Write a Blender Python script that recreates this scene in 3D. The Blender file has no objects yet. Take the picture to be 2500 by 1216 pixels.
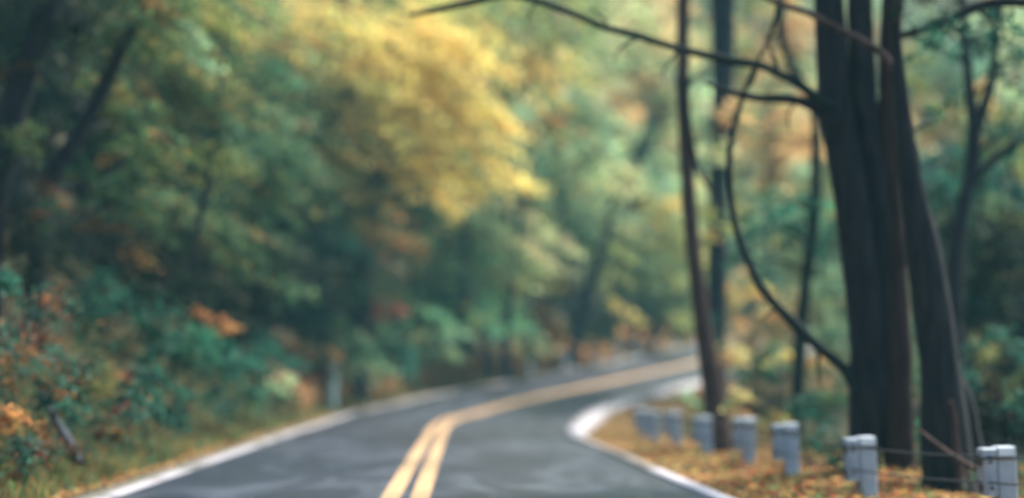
import bpy, math, random
import numpy as np
from mathutils import Vector
random.seed(7)
RNG = np.random.default_rng(11)
scn = bpy.context.scene
COL = scn.collection

# ------------------------------------------------------------------ camera, sky, sun, exposure
CAM_H = 1.2
F = 2500 * 50 / 36.0
PITCH = math.atan(327 / F)
cam_d = bpy.data.cameras.new("camera")
cam = bpy.data.objects.new("camera", cam_d)
COL.objects.link(cam)
cam.location = (0, 0, CAM_H)
cam.rotation_euler = (math.pi / 2 + PITCH, 0, 0)
cam_d.lens = 50
cam_d.sensor_width = 36
cam_d.clip_start = 0.1
cam_d.clip_end = 2000
cam_d.dof.use_dof = True
cam_d.dof.focus_distance = 10.3
cam_d.dof.aperture_fstop = 0.345
scn.camera = cam

SUN_EL, SUN_AZ = math.radians(55), math.radians(54)      # azimuth clockwise from +Y
world = bpy.data.worlds.new("World")
scn.world = world
world.use_nodes = True
wn = world.node_tree
sky = wn.nodes.new("ShaderNodeTexSky")
sky.sky_type = 'NISHITA'
sky.sun_disc = False
sky.sun_elevation = SUN_EL
sky.sun_rotation = SUN_AZ
sky.dust_density = 3.0
tintn = wn.nodes.new('ShaderNodeMix'); tintn.data_type = 'RGBA'; tintn.blend_type = 'MULTIPLY'
tintn.inputs[0].default_value = 1; tintn.inputs[7].default_value = (.86, 1.05, 1.05, 1)      # greenish overcast tint
wn.links.new(sky.outputs[0], tintn.inputs[6]); wn.links.new(tintn.outputs[2], wn.nodes['Background'].inputs[0])
wn.nodes['Background'].inputs[1].default_value = 0.10
sun_d = bpy.data.lights.new("sun", 'SUN')
sun_d.energy = 4.0
sun_d.angle = math.radians(14)
sun_d.color = (1.0, 0.93, 0.82)
sun = bpy.data.objects.new("sun", sun_d)
COL.objects.link(sun)
sdir = Vector((math.sin(SUN_AZ) * math.cos(SUN_EL), math.cos(SUN_AZ) * math.cos(SUN_EL), math.sin(SUN_EL)))
sun.rotation_euler = (-sdir).to_track_quat('-Z', 'Y').to_euler()
scn.view_settings.view_transform = 'Standard'
scn.view_settings.look = 'None'
scn.view_settings.exposure = 1.65
scn.view_settings.gamma = 1
scn.cycles.volume_bounces = 0
scn.cycles.max_bounces = 6
scn.cycles.transparent_max_bounces = 8

# ------------------------------------------------------------------ helpers
def at(px, py, D):
    """point seen at photo pixel (px, py), D metres along the view axis"""
    a = (px - 1250) / F * D
    b = -(py - 608) / F * D
    c, s = math.cos(PITCH), math.sin(PITCH)
    return np.array([a, D * c - b * s, D * s + b * c + CAM_H])

def tag(o, label=None, cat=None, group=None, kind=None):
    if label: o['label'] = label
    if cat: o['category'] = cat
    if group: o['group'] = group
    if kind: o['kind'] = kind
    return o

def empty(name, loc, rz=0.0):
    o = bpy.data.objects.new(name, None)
    COL.objects.link(o)
    o.location = loc
    o.rotation_euler = (0, 0, rz)
    return o

def link_mesh(name, me, mat, parent=None):
    o = bpy.data.objects.new(name, me)
    COL.objects.link(o)
    if mat: me.materials.append(mat)
    if parent is not None: o.parent = parent
    return o

def raw_mesh(name, V, faces4, smooth=False, colors=None):
    """V (n,3) array, faces4 (m,4) int array"""
    me = bpy.data.meshes.new(name)
    n, m = len(V), len(faces4)
    me.vertices.add(n)
    me.vertices.foreach_set('co', np.asarray(V, np.float32).ravel())
    me.loops.add(m * 4)
    me.loops.foreach_set('vertex_index', np.asarray(faces4, np.int32).ravel())
    me.polygons.add(m)
    me.polygons.foreach_set('loop_start', np.arange(0, m * 4, 4, dtype=np.int32))
    me.polygons.foreach_set('loop_total', np.full(m, 4, np.int32))
    if smooth: me.polygons.foreach_set('use_smooth', np.ones(m, bool))
    if colors is not None:
        at_ = me.color_attributes.new('tint', 'FLOAT_COLOR', 'POINT')
        at_.data.foreach_set('color', np.asarray(colors, np.float32).ravel())
    me.update(calc_edges=True)
    return me

class MB:
    """collects boxes and tubes, builds one mesh"""
    def __init__(s): s.v = []; s.f = []
    def box(s, c, d, rz=0.0, bev=0.0, taper=1.0):
        hx, hy, hz = d[0] / 2, d[1] / 2, d[2] / 2
        b = min(bev, hx * .9, hy * .9)
        ring = [(-hx + b, -hy), (hx - b, -hy), (hx, -hy + b), (hx, hy - b), (hx - b, hy), (-hx + b, hy), (-hx, hy - b), (-hx, -hy + b)]
        cr, sr = math.cos(rz), math.sin(rz)
        lv = [(-hz, 1), (hz - b, taper), (hz, taper * (1 - b / max(hx, hy)))]
        base = len(s.v)
        for z, k in lv:
            for x, y in ring:
                s.v.append((c[0] + (x * cr - y * sr) * k, c[1] + (x * sr + y * cr) * k, c[2] + z))
        for L in range(2):
            for i in range(8):
                j = (i + 1) % 8
                s.f.append((base + L * 8 + i, base + L * 8 + j, base + L * 8 + 8 + j, base + L * 8 + 8 + i))
        s.f.append(tuple(base + 16 + i for i in range(8)))
        s.f.append(tuple(base + i for i in reversed(range(8))))
        return s
    def tube(s, P, R, seg=8, rough=0.0):
        P = [np.array(p, float) for p in P]
        base = len(s.v); n = len(P)
        up = np.array([0.31, 0.17, 0.93]); 
        ph = random.random() * 10
        for i, p in enumerate(P):
            t = P[min(i + 1, n - 1)] - P[max(i - 1, 0)]
            t /= np.linalg.norm(t) + 1e-9
            ref = up if abs(t @ up) < .9 else np.array([1., 0, 0])
            a = np.cross(t, ref); a /= np.linalg.norm(a)
            b = np.cross(t, a)
            for k in range(seg):
                q = 2 * math.pi * k / seg
                r = R[i] * (1 + rough * (math.sin(3 * q + ph + i * .11) * .6 + math.sin(5 * q + ph * 2 + i * .23) * .4 + random.uniform(-.4, .4)))
                s.v.append(tuple(p + r * (a * math.cos(q) + b * math.sin(q))))
        for i in range(n - 1):
            for k in range(seg):
                k2 = (k + 1) % seg
                s.f.append((base + i * seg + k, base + i * seg + k2, base + (i + 1) * seg + k2, base + (i + 1) * seg + k))
        s.f.append(tuple(base + k for k in range(seg)))
        s.f.append(tuple(base + (n - 1) * seg + k for k in reversed(range(seg))))
        return s
    def build(s, name, mat, parent=None, smooth=False):
        me = bpy.data.meshes.new(name)
        me.from_pydata(s.v, [], s.f)
        if smooth:
            for p in me.polygons: p.use_smooth = len(p.vertices) == 4
        me.update()
        return link_mesh(name, me, mat, parent)

def spline(P, R, step=0.25):
    """Catmull-Rom through P with radii R"""
    P = np.array(P, float); R = np.array(R, float)
    Q = np.vstack([2 * P[0] - P[1], P, 2 * P[-1] - P[-2]])
    op, orr = [], []
    for i in range(len(P) - 1):
        p0, p1, p2, p3 = Q[i:i + 4]
        n = max(2, int(np.linalg.norm(p2 - p1) / step))
        for k in range(n):
            t = k / n
            op.append(.5 * (2 * p1 + (p2 - p0) * t + (2 * p0 - 5 * p1 + 4 * p2 - p3) * t * t + (3 * p1 - p0 - 3 * p2 + p3) * t ** 3))
            orr.append(R[i] * (1 - t) + R[i + 1] * t)
    op.append(P[-1]); orr.append(R[-1])
    return op, orr

# ------------------------------------------------------------------ materials
def new_mat(name):
    m = bpy.data.materials.new(name); m.use_nodes = True
    return m, m.node_tree, m.node_tree.nodes['Principled BSDF']

def noise(nt, scale, detail=4, rough=.6, vec=None, dist=0):
    n = nt.nodes.new('ShaderNodeTexNoise')
    n.inputs['Scale'].default_value = scale; n.inputs['Detail'].default_value = detail
    n.inputs['Roughness'].default_value = rough; n.inputs['Distortion'].default_value = dist
    if vec is not None: nt.links.new(vec, n.inputs['Vector'])
    return n

def ramp(nt, fac, stops):
    r = nt.nodes.new('ShaderNodeValToRGB')
    while len(r.color_ramp.elements) < len(stops): r.color_ramp.elements.new(.5)
    for e, (p, c) in zip(r.color_ramp.elements, stops):
        e.position = p; e.color = (*c, 1) if len(c) == 3 else c
    nt.links.new(fac, r.inputs[0])
    return r

def coords(nt, scale=(1, 1, 1)):
    t = nt.nodes.new('ShaderNodeTexCoord'); m = nt.nodes.new('ShaderNodeMapping')
    m.inputs['Scale'].default_value = scale
    nt.links.new(t.outputs['Object'], m.inputs[0])
    return m.outputs[0]

def bump(nt, h, bs, strength=.5, dist=.02):
    b = nt.nodes.new('ShaderNodeBump'); b.inputs['Strength'].default_value = strength; b.inputs['Distance'].default_value = dist
    nt.links.new(h, b.inputs['Height']); nt.links.new(b.outputs[0], bs.inputs['Normal'])

def noisy_mat(name, c1, c2, scale=5, rough=.8, stretch=(1, 1, 1), bs=.5, bd=.02, spec=.5, lo=.35, hi=.65):
    m, nt, b = new_mat(name)
    v = coords(nt, stretch)
    n = noise(nt, scale, 6, .65, v)
    r = ramp(nt, n.outputs[0], [(lo, c1), (hi, c2)])
    nt.links.new(r.outputs[0], b.inputs['Base Color'])
    b.inputs['Roughness'].default_value = rough
    b.inputs['Specular IOR Level'].default_value = spec
    bump(nt, n.outputs[0], b, bs, bd)
    return m

def leaf_mat(name, transl=.55):
    m = bpy.data.materials.new(name); m.use_nodes = True
    nt = m.node_tree; nt.nodes.clear()
    out = nt.nodes.new('ShaderNodeOutputMaterial')
    a = nt.nodes.new('ShaderNodeAttribute'); a.attribute_name = 'tint'
    d = nt.nodes.new('ShaderNodeBsdfPrincipled'); d.inputs['Roughness'].default_value = .6
    d.inputs['Specular IOR Level'].default_value = .10
    t = nt.nodes.new('ShaderNodeBsdfTranslucent')
    mx = nt.nodes.new('ShaderNodeMixShader'); mx.inputs[0].default_value = transl
    nt.links.new(a.outputs['Color'], d.inputs['Base Color']); nt.links.new(a.outputs['Color'], t.inputs['Color'])
    nt.links.new(d.outputs[0], mx.inputs[1]); nt.links.new(t.outputs[0], mx.inputs[2])
    nt.links.new(mx.outputs[0], out.inputs[0])
    return m
M = {}
M['leaf'] = leaf_mat('leaf')
M['bark_dark'] = noisy_mat('bark_dark', (.012, .016, .021), (.040, .038, .040), 6, .9, (2, 2, .25), .8, .04, .2)
M['bark_red'] = noisy_mat('bark_red', (.045, .026, .024), (.13, .075, .064), 6, .85, (2, 2, .3), .8, .03, .2)
M['bark_brown'] = noisy_mat('bark_brown', (.024, .016, .016), (.075, .044, .038), 5, .9, (2, 2, .25), .8, .04, .2)
M['bark_grey'] = noisy_mat('bark_grey', (.018, .023, .030), (.042, .048, .056), 6, .9, (2, 2, .3), .8, .03, .2)
M['bark_moss'] = noisy_mat('bark_moss', (.012, .022, .022), (.030, .044, .038), 4, .9, (2, 2, .5), .8, .03, .2)
M['post'] = noisy_mat('post_grey_paint', (.36, .39, .45), (.58, .62, .68), 6, .6, (1, 1, .6), .3, .01, .4, .3, .7)
M['block'] = noisy_mat('block_weathered', (.29, .32, .37), (.54, .57, .63), 9, .7, (1, 1, .35), .4, .01, .4)
M['reflector'] = noisy_mat('reflector_white', (.93, .93, .94), (.97, .97, .97), 40, .3, (1, 1, 1), .1, .002, .5)
M['steel_dark'] = noisy_mat('steel_dark', (.03, .035, .04), (.07, .07, .075), 30, .5, (1, 1, 1), .2, .002, .5)
M['pale_post'] = noisy_mat('pale_post_paint', (.60, .76, .64), (.72, .84, .72), 8, .6, (1, 1, .5), .2, .005, .4)
M['rock'] = noisy_mat('rock_grey', (.018, .025, .032), (.055, .065, .078), 3, .85, (1, 1, 1), .9, .05, .3)

# ------------------------------------------------------------------ road geometry
S0 = np.linspace(0, 75, 151)
K_ = np.interp(S0, [0, 14, 24, 30, 36, 42, 50, 60, 75], [0.0002, 0.0001, -0.0009, 0.016, 0.0401, 0.0331, -0.0038, -0.0133, 0.0097])
Z_ = np.interp(S0, [0, 20, 30, 38, 46, 55, 65, 75.], [0, .04, -.03, .11, .78, 1.615, 2.4255, 3.2739])
Z_ = np.convolve(np.pad(Z_, 4, 'edge'), np.ones(9) / 9, 'valid')
B_ = np.interp(S0, [0, 25, 40, 55, 75], [-.0066, .0304, .0943, .084, .0886])
th = -.0368 + np.concatenate([[0], np.cumsum((K_[1:] + K_[:-1]) / 4)])
cx = -1.0605 + np.concatenate([[0], np.cumsum(np.sin(th[:-1]) * .5)])
cy = 13 + np.concatenate([[0], np.cumsum(np.cos(th[:-1]) * .5)])
# extend backwards behind the camera and onwards round the hill
nb = 60; kb = np.arange(nb, 0, -1) * .5
bx = cx[0] - math.sin(th[0]) * kb; by = cy[0] - math.cos(th[0]) * kb
nf = 160; thf = th[-1] + np.minimum(np.arange(nf) * .5 * .03, 1.0)
fx = cx[-1] + np.cumsum(np.sin(thf) * .5); fy = cy[-1] + np.cumsum(np.cos(thf) * .5)
fz = Z_[-1] + np.cumsum(np.linspace(.08, .03, nf) * .5)
CX = np.concatenate([bx, cx, fx]); CY = np.concatenate([by, cy, fy]); CZ = np.concatenate([np.full(nb, Z_[0]), Z_, fz])
TH = np.concatenate([np.full(nb, th[0]), th, thf]); BK = np.concatenate([np.full(nb, B_[0]), B_, np.linspace(B_[-1], 0, nf)])
SS = np.concatenate([-kb, S0, 75 + np.arange(1, nf + 1) * .5])
NX, NY = np.cos(TH), -np.sin(TH)      # unit vector to the right
W = 3.26

# inner kerb path round the island, in world metres (x, y, z)
def _at(px, py, D):
    b = -(py - 608) / F * D; c, q = math.cos(PITCH), math.sin(PITCH)
    return ((px - 1250) / F * D, D * c - b * q, D * q + b * c + CAM_H)
KP = np.array([_at(*q) for q in [(1596, 1150, 18.6), (1486, 1098, 24.5), (1427, 1077, 28.3), (1394, 1069, 30.0), (1381, 1058, 32.5), (1386, 1043, 37.3), (1402, 1029, 43), (1430, 1011, 50)]])
KPd = []
for i_ in range(len(KP) - 1):
    for t_ in np.linspace(0, 1, 12)[:-1]: KPd.append(KP[i_] * (1 - t_) + KP[i_ + 1] * t_)
ks_, ku_, kz_ = [], [], []
for q in KPd:
    i_ = np.hypot(CX - q[0], CY - q[1]).argmin()
    du = (q[0] - CX[i_]) * NX[i_] + (q[1] - CY[i_]) * NY[i_]; ds_ = (q[0] - CX[i_]) * math.sin(TH[i_]) + (q[1] - CY[i_]) * math.cos(TH[i_])
    ks_.append(SS[i_] + ds_); ku_.append(du); kz_.append(q[2] - (CZ[i_] - BK[i_] * du))
o_ = np.argsort(ks_); ks_, ku_, kz_ = np.array(ks_)[o_], np.array(ku_)[o_], np.array(kz_)[o_]
KU = np.interp(SS, np.concatenate([[-5], ks_, [ks_[-1] + 6]]), np.concatenate([[W - .1], ku_, [W]]))
KZL = np.interp(SS, np.concatenate([[-5], ks_, [ks_[-1] + 6]]), np.concatenate([[.05], kz_, [.05]]))
KU = np.convolve(np.pad(KU, 3, 'edge'), np.ones(7) / 7, 'valid'); KZL = np.convolve(np.pad(KZL, 3, 'edge'), np.ones(7) / 7, 'valid')

def off(u, s0=-30, s1=155, lift=0.0, zoff=None):
    k = (SS >= s0) & (SS <= s1)
    uu = np.full(k.sum(), u) if np.isscalar(u) else u
    return np.stack([CX[k] + NX[k] * uu, CY[k] + NY[k] * uu, CZ[k] - BK[k] * uu + lift], 1)

def smooth01(t): t = np.clip(t, 0, 1); return t * t * (3 - 2 * t)
def hnoise(x, y):
    return (np.sin(x * .9 + 1.3 * np.sin(y * .5)) * np.cos(y * .8 + np.sin(x * .4)) * .5 + np.sin(x * 2.3 + y * 1.1) * np.cos(y * 2.1 - x * .7) * .25
            + np.sin(x * 5.1 + 2 * np.sin(y * 3)) * np.cos(y * 4.7) * .1)

def ground(x, y):
    x = np.atleast_1d(np.asarray(x, float)); y = np.atleast_1d(np.asarray(y, float))
    out = np.zeros(len(x))
    for a in range(0, len(x), 4000):
        xa, ya = x[a:a + 4000], y[a:a + 4000]
        dx = xa[:, None] - CX; dy = ya[:, None] - CY
        d = np.sqrt(dx * dx + dy * dy)
        i = d.argmin(1); dm = d[np.arange(len(i)), i]
        w = np.exp(-(d - dm[:, None]) / (0.04 + .22 * np.maximum(dm - 3.5, 0))[:, None]); w /= w.sum(1, keepdims=True)
        zc = w @ CZ; bk = w @ BK; s = SS[i]
        side = np.sign(dx[np.arange(len(i)), i] * NX[i] + dy[np.arange(len(i)), i] * NY[i])
        u = dm * side
        sl = np.clip(-u - W, 0, None); sr = np.clip(u - W, 0, None)
        core = zc - bk * np.clip(u, -W - 1, W + 1)
        far = smooth01((s - 36) / 12)
        v0 = .5 + .9 * far
        e = np.maximum(sl - v0, 0)
        bank = .95 * e * e / (e + 1.4) ; bank = np.where(bank > 9, 9 + (bank - 9) * .62, bank)
        bank = bank * (1 - .35 * far)
        er = np.maximum(sr - 2.0, 0)
        drop = -.22 * er * er / (er + 2.5)
        drop = np.maximum(drop, -3.2)
        rise = .55 * np.maximum(np.hypot(xa - 10, (ya - 30) * .55) - 34, 0) * (u > 0)
        rise = np.minimum(rise, 26)
        hill = 30 * smooth01((ya - 95) / 95) * smooth01((dm - 6) / 20)
        n = hnoise(xa, ya)
        amp = smooth01((np.abs(u) - W - .3) / 2.5) * .22
        z = core + bank + drop + rise + hill + n * amp
        inner = (u > -W - .12) & (u < np.interp(s, SS, KU) + .18)
        z = np.where(inner, core - .06, z - .0)
        out[a:a + 4000] = z
    return out
def gz(x, y): return float(ground([x], [y])[0])

# ground sheet : fine near, coarse far
def axis(lo, hi, near_lo, near_hi, d0, grow):
    a = list(np.arange(near_lo, near_hi + d0, d0)); d = d0
    while a[-1] < hi: d *= grow; a.append(a[-1] + d)
    d = d0
    while a[0] > lo: d *= grow; a.insert(0, a[0] - d)
    return np.array(a)
gx = axis(-150, 170, -13, 18, .35, 1.12); gy = axis(-40, 230, 8, 88, .4, 1.12)
GX, GY = np.meshgrid(gx, gy); 
GZ = ground(GX.ravel(), GY.ravel())
nx, ny = len(gx), len(gy)
idx = np.arange(nx * ny).reshape(ny, nx)
f4 = np.stack([idx[:-1, :-1], idx[:-1, 1:], idx[1:, 1:], idx[1:, :-1]], -1).reshape(-1, 4)
me = raw_mesh('hillside_ground', np.stack([GX.ravel(), GY.ravel(), GZ], 1), f4, True)
m, nt, b = new_mat('leaf_litter_ground')
v = coords(nt)
n1 = noise(nt, .8, 8, .7, v, .5); n2 = noise(nt, 14, 6, .7, v)
r1 = ramp(nt, n2.outputs[0], [(.30, (.018, .014, .010)), (.45, (.05, .034, .018)), (.56, (.10, .064, .030)), (.68, (.05, .045, .02))])
r2 = ramp(nt, n2.outputs[0], [(.35, (.010, .020, .015)), (.6, (.03, .045, .025))])
mx = nt.nodes.new('ShaderNodeMix'); mx.data_type = 'RGBA'
r3 = ramp(nt, n1.outputs[0], [(.44, (0, 0, 0)), (.62, (1, 1, 1))])
nt.links.new(r3.outputs[0], mx.inputs[0]); nt.links.new(r1.outputs[0], mx.inputs[6]); nt.links.new(r2.outputs[0], mx.inputs[7])
nt.links.new(mx.outputs[2], b.inputs['Base Color']); b.inputs['Roughness'].default_value = .95; b.inputs['Specular IOR Level'].default_value = .2
bump(nt, n2.outputs[0], b, .8, .04)
tag(link_mesh('hillside_ground', me, m), kind='structure')

def strip(name, a, bb, mat, skirt=0.0):
    n = len(a)
    if skirt:
        a2 = a.copy(); a2[:, 2] -= skirt; b2 = bb.copy(); b2[:, 2] -= skirt
        V = np.concatenate([a2, a, bb, b2]); rows = 4
    else: V = np.concatenate([a, bb]); rows = 2
    fs = []
    for r in range(rows - 1):
        i = np.arange(n - 1) + r * n
        fs.append(np.stack([i, i + n, i + n + 1, i + 1], 1))
    o = link_mesh(name, raw_mesh(name, V, np.concatenate(fs), not skirt), mat)
    return tag(o, kind='structure')

m, nt, b = new_mat('asphalt')
v = coords(nt)
na = noise(nt, .42, 7, .65, coords(nt, (1.5, .6, 1)), 1.6); nb_ = noise(nt, 90, 3, .7, v); nc = noise(nt, 1.7, 5, .6, v, .6)
ra = ramp(nt, na.outputs[0], [(.38, (.002, .004, .013)), (.49, (.007, .010, .024)), (.61, (.060, .066, .092))])
rc = ramp(nt, nc.outputs[0], [(.35, (.7, .7, .7)), (.65, (1.25, 1.25, 1.25))])
rb = ramp(nt, nb_.outputs[0], [(.3, (.75, .75, .75)), (.7, (1.25, 1.25, 1.25))])
mm = nt.nodes.new('ShaderNodeMix'); mm.data_type = 'RGBA'; mm.blend_type = 'MULTIPLY'; mm.inputs[0].default_value = 1
m2 = nt.nodes.new('ShaderNodeMix'); m2.data_type = 'RGBA'; m2.blend_type = 'MULTIPLY'; m2.inputs[0].default_value = 1
nt.links.new(ra.outputs[0], mm.inputs[6]); nt.links.new(rc.outputs[0], mm.inputs[7])
nt.links.new(mm.outputs[2], m2.inputs[6]); nt.links.new(rb.outputs[0], m2.inputs[7])
nt.links.new(m2.outputs[2], b.inputs['Base Color'])
rr = ramp(nt, na.outputs[0], [(.35, (.46, .46, .46)), (.65, (.34, .34, .34))])
nt.links.new(rr.outputs[0], b.inputs['Roughness'])
b.inputs['Specular IOR Level'].default_value = .55
bump(nt, nb_.outputs[0], b, .35, .006)
ASPH = m
us = [-W - .05, -2.2, -1.1, 0, 1.1, 2.2, KU - .5, KU + .1]
rows = [off(u) for u in us]
rows[-1][:, 2] += KZL - .05; rows[-2][:, 2] += (KZL - .05) * .6
V = np.concatenate(rows); n = len(rows[0]); fs = []
for r in range(len(rows) - 1):
    i = np.arange(n - 1) + r * n
    fs.append(np.stack([i, i + n, i + n + 1, i + 1], 1))
tag(link_mesh('road', raw_mesh('road', V, np.concatenate(fs)[:, ::-1], True), ASPH), kind='structure')

def paint(name, col, worn, lo, hi, sc=1.0):
    m, nt, b = new_mat(name)
    v = coords(nt)
    n = noise(nt, sc, 8, .72, v, .3)
    r = ramp(nt, n.outputs[0], [(lo, worn), (hi, col)])
    nt.links.new(r.outputs[0], b.inputs['Base Color']); b.inputs['Roughness'].default_value = .6
    return m
PW = paint('road_paint_white', (.36, .33, .37), (.11, .105, .10), .40, .50, .8)
PY = paint('road_paint_yellow', (.46, .265, .125), (.28, .175, .09), .34, .50, 1.1)
PK = paint('kerb_whitewash', (.36, .33, .37), (.18, .15, .13), .34, .46, .55)
PWORN = paint('kerb_worn_paint', (.24, .20, .19), (.09, .07, .055), .40, .62, 1.2)
strip('edge_line', off(-W + .02, lift=.004)[:], off(-W + .23, lift=.004), PW)
strip('centre_line', off(-.235, lift=.004), off(-.035, lift=.004), PY)
strip('centre_line', off(.075, lift=.004), off(.275, lift=.004), PY)
KW = np.interp(SS, [14, 24, 60, 80], [.20, .55, .60, .30]); KH = np.interp(SS, [14, 24, 60, 80], [.03, .10, .16, .10])
def kerb_part(s0, s1, mat, name):
    k = (SS >= s0) & (SS <= s1)
    A = off(KU[k], s0, s1); B2 = off((KU + KW)[k], s0, s1)
    A[:, 2] += (KZL + KH - .05)[k]; B2[:, 2] += (KZL + KH - .045)[k]
    strip(name, A, B2, mat, skirt=.32)
kerb_part(-30, 6.5, PK, 'kerb'); kerb_part(6.5, 17.0, PWORN, 'kerb'); kerb_part(17.0, 155, PW, 'kerb')
strip('gutter_edge', off(-W - .16, lift=.015), off(-W + .0, lift=.010), noisy_mat('concrete_worn', (.06, .055, .04), (.14, .12, .09), 4), skirt=.12)

# ------------------------------------------------------------------ foliage
PAL = {
 'Y':  [((.86, .60, .18), 5), ((.78, .62, .20), 5), ((.86, .50, .16), 2), ((.60, .54, .18), 1)],
 'Y2': [((.64, .44, .14), 3), ((.46, .40, .12), 3), ((.32, .36, .12), 2), ((.58, .33, .11), 2)],
 'YG': [((.26, .30, .09), 4), ((.34, .32, .09), 3), ((.14, .22, .09), 3), ((.46, .34, .11), 1)],
 'OL': [((.13, .22, .09), 4), ((.08, .18, .09), 3), ((.26, .24, .08), 2), ((.34, .20, .08), 1)],
 'G':  [((.07, .17, .09), 4), ((.11, .20, .09), 3), ((.05, .13, .08), 2), ((.20, .22, .09), 1)],
 'BG': [((.06, .30, .18), 3), ((.10, .28, .15), 2), ((.05, .18, .12), 2)],
 'T':  [((.04, .17, .115), 4), ((.065, .23, .16), 3), ((.025, .11, .08), 3), ((.14, .27, .20), 1)],
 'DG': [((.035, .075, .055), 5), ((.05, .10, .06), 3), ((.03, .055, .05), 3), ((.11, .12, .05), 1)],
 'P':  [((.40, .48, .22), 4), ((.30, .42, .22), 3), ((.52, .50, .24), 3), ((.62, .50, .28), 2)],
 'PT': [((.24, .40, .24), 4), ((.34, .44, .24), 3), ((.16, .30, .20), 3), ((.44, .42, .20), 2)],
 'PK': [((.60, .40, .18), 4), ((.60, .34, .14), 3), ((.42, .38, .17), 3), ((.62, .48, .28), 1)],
 'O':  [((.52, .25, .09), 4), ((.44, .19, .08), 3), ((.58, .34, .11), 2), ((.24, .18, .07), 2)],
 'R':  [((.34, .11, .07), 4), ((.42, .17, .08), 3), ((.20, .09, .06), 2)],
 'L':  [((.56, .32, .13), 4), ((.46, .22, .09), 3), ((.66, .44, .20), 3), ((.26, .15, .08), 2), ((.18, .24, .09), 1)],
 'LB': [((.50, .25, .11), 4), ((.40, .19, .09), 3), ((.56, .36, .18), 2), ((.26, .24, .10), 1)],
 'LR': [((.50, .17, .08), 3), ((.62, .40, .14), 3), ((.30, .10, .06), 2), ((.20, .28, .11), 2)],
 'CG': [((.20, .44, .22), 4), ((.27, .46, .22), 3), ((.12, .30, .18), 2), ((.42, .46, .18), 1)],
 'TN': [((.46, .32, .15), 4), ((.38, .33, .14), 3), ((.50, .27, .12), 2), ((.16, .24, .12), 2)],
 'TD': [((.02, .09, .065), 4), ((.035, .13, .09), 3), ((.012, .055, .045), 3), ((.09, .16, .10), 1)],
 'LG': [((.40, .30, .12), 3), ((.22, .24, .09), 3), ((.46, .28, .12), 2)],
 'GO': [((.06, .13, .08), 4), ((.40, .20, .08), 2), ((.10, .18, .10), 3), ((.26, .10, .06), 1)],
 'TO': [((.06, .16, .12), 5), ((.10, .24, .18), 3), ((.42, .19, .08), 2), ((.24, .08, .06), 2)],
 'RG': [((.16, .24, .09), 4), ((.30, .26, .09), 3), ((.38, .20, .08), 3), ((.10, .20, .12), 3)],
}
PG = {'Y': 1.05, 'Y2': 1.3, 'YG': 1.1, 'L': .72, 'LR': .75, 'LG': .7, 'LB': 1.15, 'DG': .27, 'TD': .9, 'PK': 1.15, 'P': 1.1, 'PT': 1.2, 'T': .68, 'G': .85, 'BG': .74, 'OL': .66, 'GO': .62, 'TO': .66, 'O': 1.05, 'R': .9, 'RG': .8}  # palette gains; left-bank greens lowered, overhead canopy shade put into the leaf colour
def pick(pal, n):
    cols = np.array([c for c, _ in PAL[pal]]) * PG.get(pal, 1.25); w = np.array([w for _, w in PAL[pal]], float); w /= w.sum()
    return cols[RNG.choice(len(cols), n, p=w)]

def leaves(C, Nrm, size, cols, aspect=.62, tilt=.6):
    """leaf quads at centres C, roughly facing Nrm"""
    n = len(C)
    N = Nrm + RNG.normal(0, tilt, (n, 3)); N /= np.linalg.norm(N, axis=1, keepdims=True) + 1e-9
    A = np.cross(N, RNG.normal(0, 1, (n, 3))); A /= np.linalg.norm(A, axis=1, keepdims=True) + 1e-9
    B = np.cross(N, A)
    s = size * RNG.uniform(.6, 1.35, (n, 1))
    fold = N * s * .12
    V = np.stack([C + A * s * .5 , C + B * s * .5 * aspect + fold, C - A * s * .5, C - B * s * .5 * aspect + fold], 1).reshape(-1, 3)
    cc = cols * RNG.uniform(.55, 1.45, (n, 1)) * RNG.normal(1, .07, (n, 3))
    cc = np.clip(cc, .004, .9)
    ca = np.repeat(np.concatenate([cc, np.ones((n, 1))], 1), 4, axis=0)
    return V, ca

def clump_leaves(c, r, leaf, pal, cover=2.2, flat=.35, spray=.42, origin=None, sweep=None):
    """ellipsoid clump centre c radii r (3): layered sprays"""
    c = np.array(c, float); r = np.array(r, float)
    rm = (r[0] * r[2]) ** .5
    larea = leaf * leaf * .62 * .5
    n = int(cover * math.pi * r[0] * r[2] / larea)
    n = max(40, min(n, 26000))
    m = max(6, int(n / 42))
    d = RNG.normal(0, 1, (m, 3)); d /= np.linalg.norm(d, axis=1, keepdims=True)
    rad = RNG.uniform(.25, 1, (m, 1)) ** .55
    sc = c + d * rad * r
    out = d * np.array([1, 1, .3]) ; 
    if origin is not None:
        o2 = sc - np.array(origin); o2 /= np.linalg.norm(o2, axis=1, keepdims=True) + 1e-9; out = out * .5 + o2 * np.array([1, 1, .3])
    out /= np.linalg.norm(out, axis=1, keepdims=True) + 1e-9
    ax = out.copy(); ax[:, 2] = -.35 - RNG.uniform(0, .35, m); ax /= np.linalg.norm(ax, axis=1, keepdims=True)
    if sweep is not None:
        ax = ax * .45 + np.array(sweep); ax /= np.linalg.norm(ax, axis=1, keepdims=True)
    side = np.cross(ax, [0, 0, 1.]); side /= np.linalg.norm(side, axis=1, keepdims=True) + 1e-9
    nr = np.cross(side, ax)
    scol = pick(pal, m)
    sr = spray * rm * RNG.uniform(.5, 1.25, m) + leaf
    k = RNG.integers(0, m, n)
    q = RNG.normal(0, .5, (n, 3))
    C = sc[k] + ax[k] * (q[:, :1] * sr[k, None]) * (1.2 if sweep is None else 2.1) + side[k] * (q[:, 1:2] * sr[k, None]) * (.75 if sweep is None else .6) + nr[k] * (q[:, 2:] * sr[k, None] * flat)
    cols = np.where(RNG.random((n, 1)) < .75, scol[k], pick(pal, n))
    return leaves(C, nr[k], leaf, cols)

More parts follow.
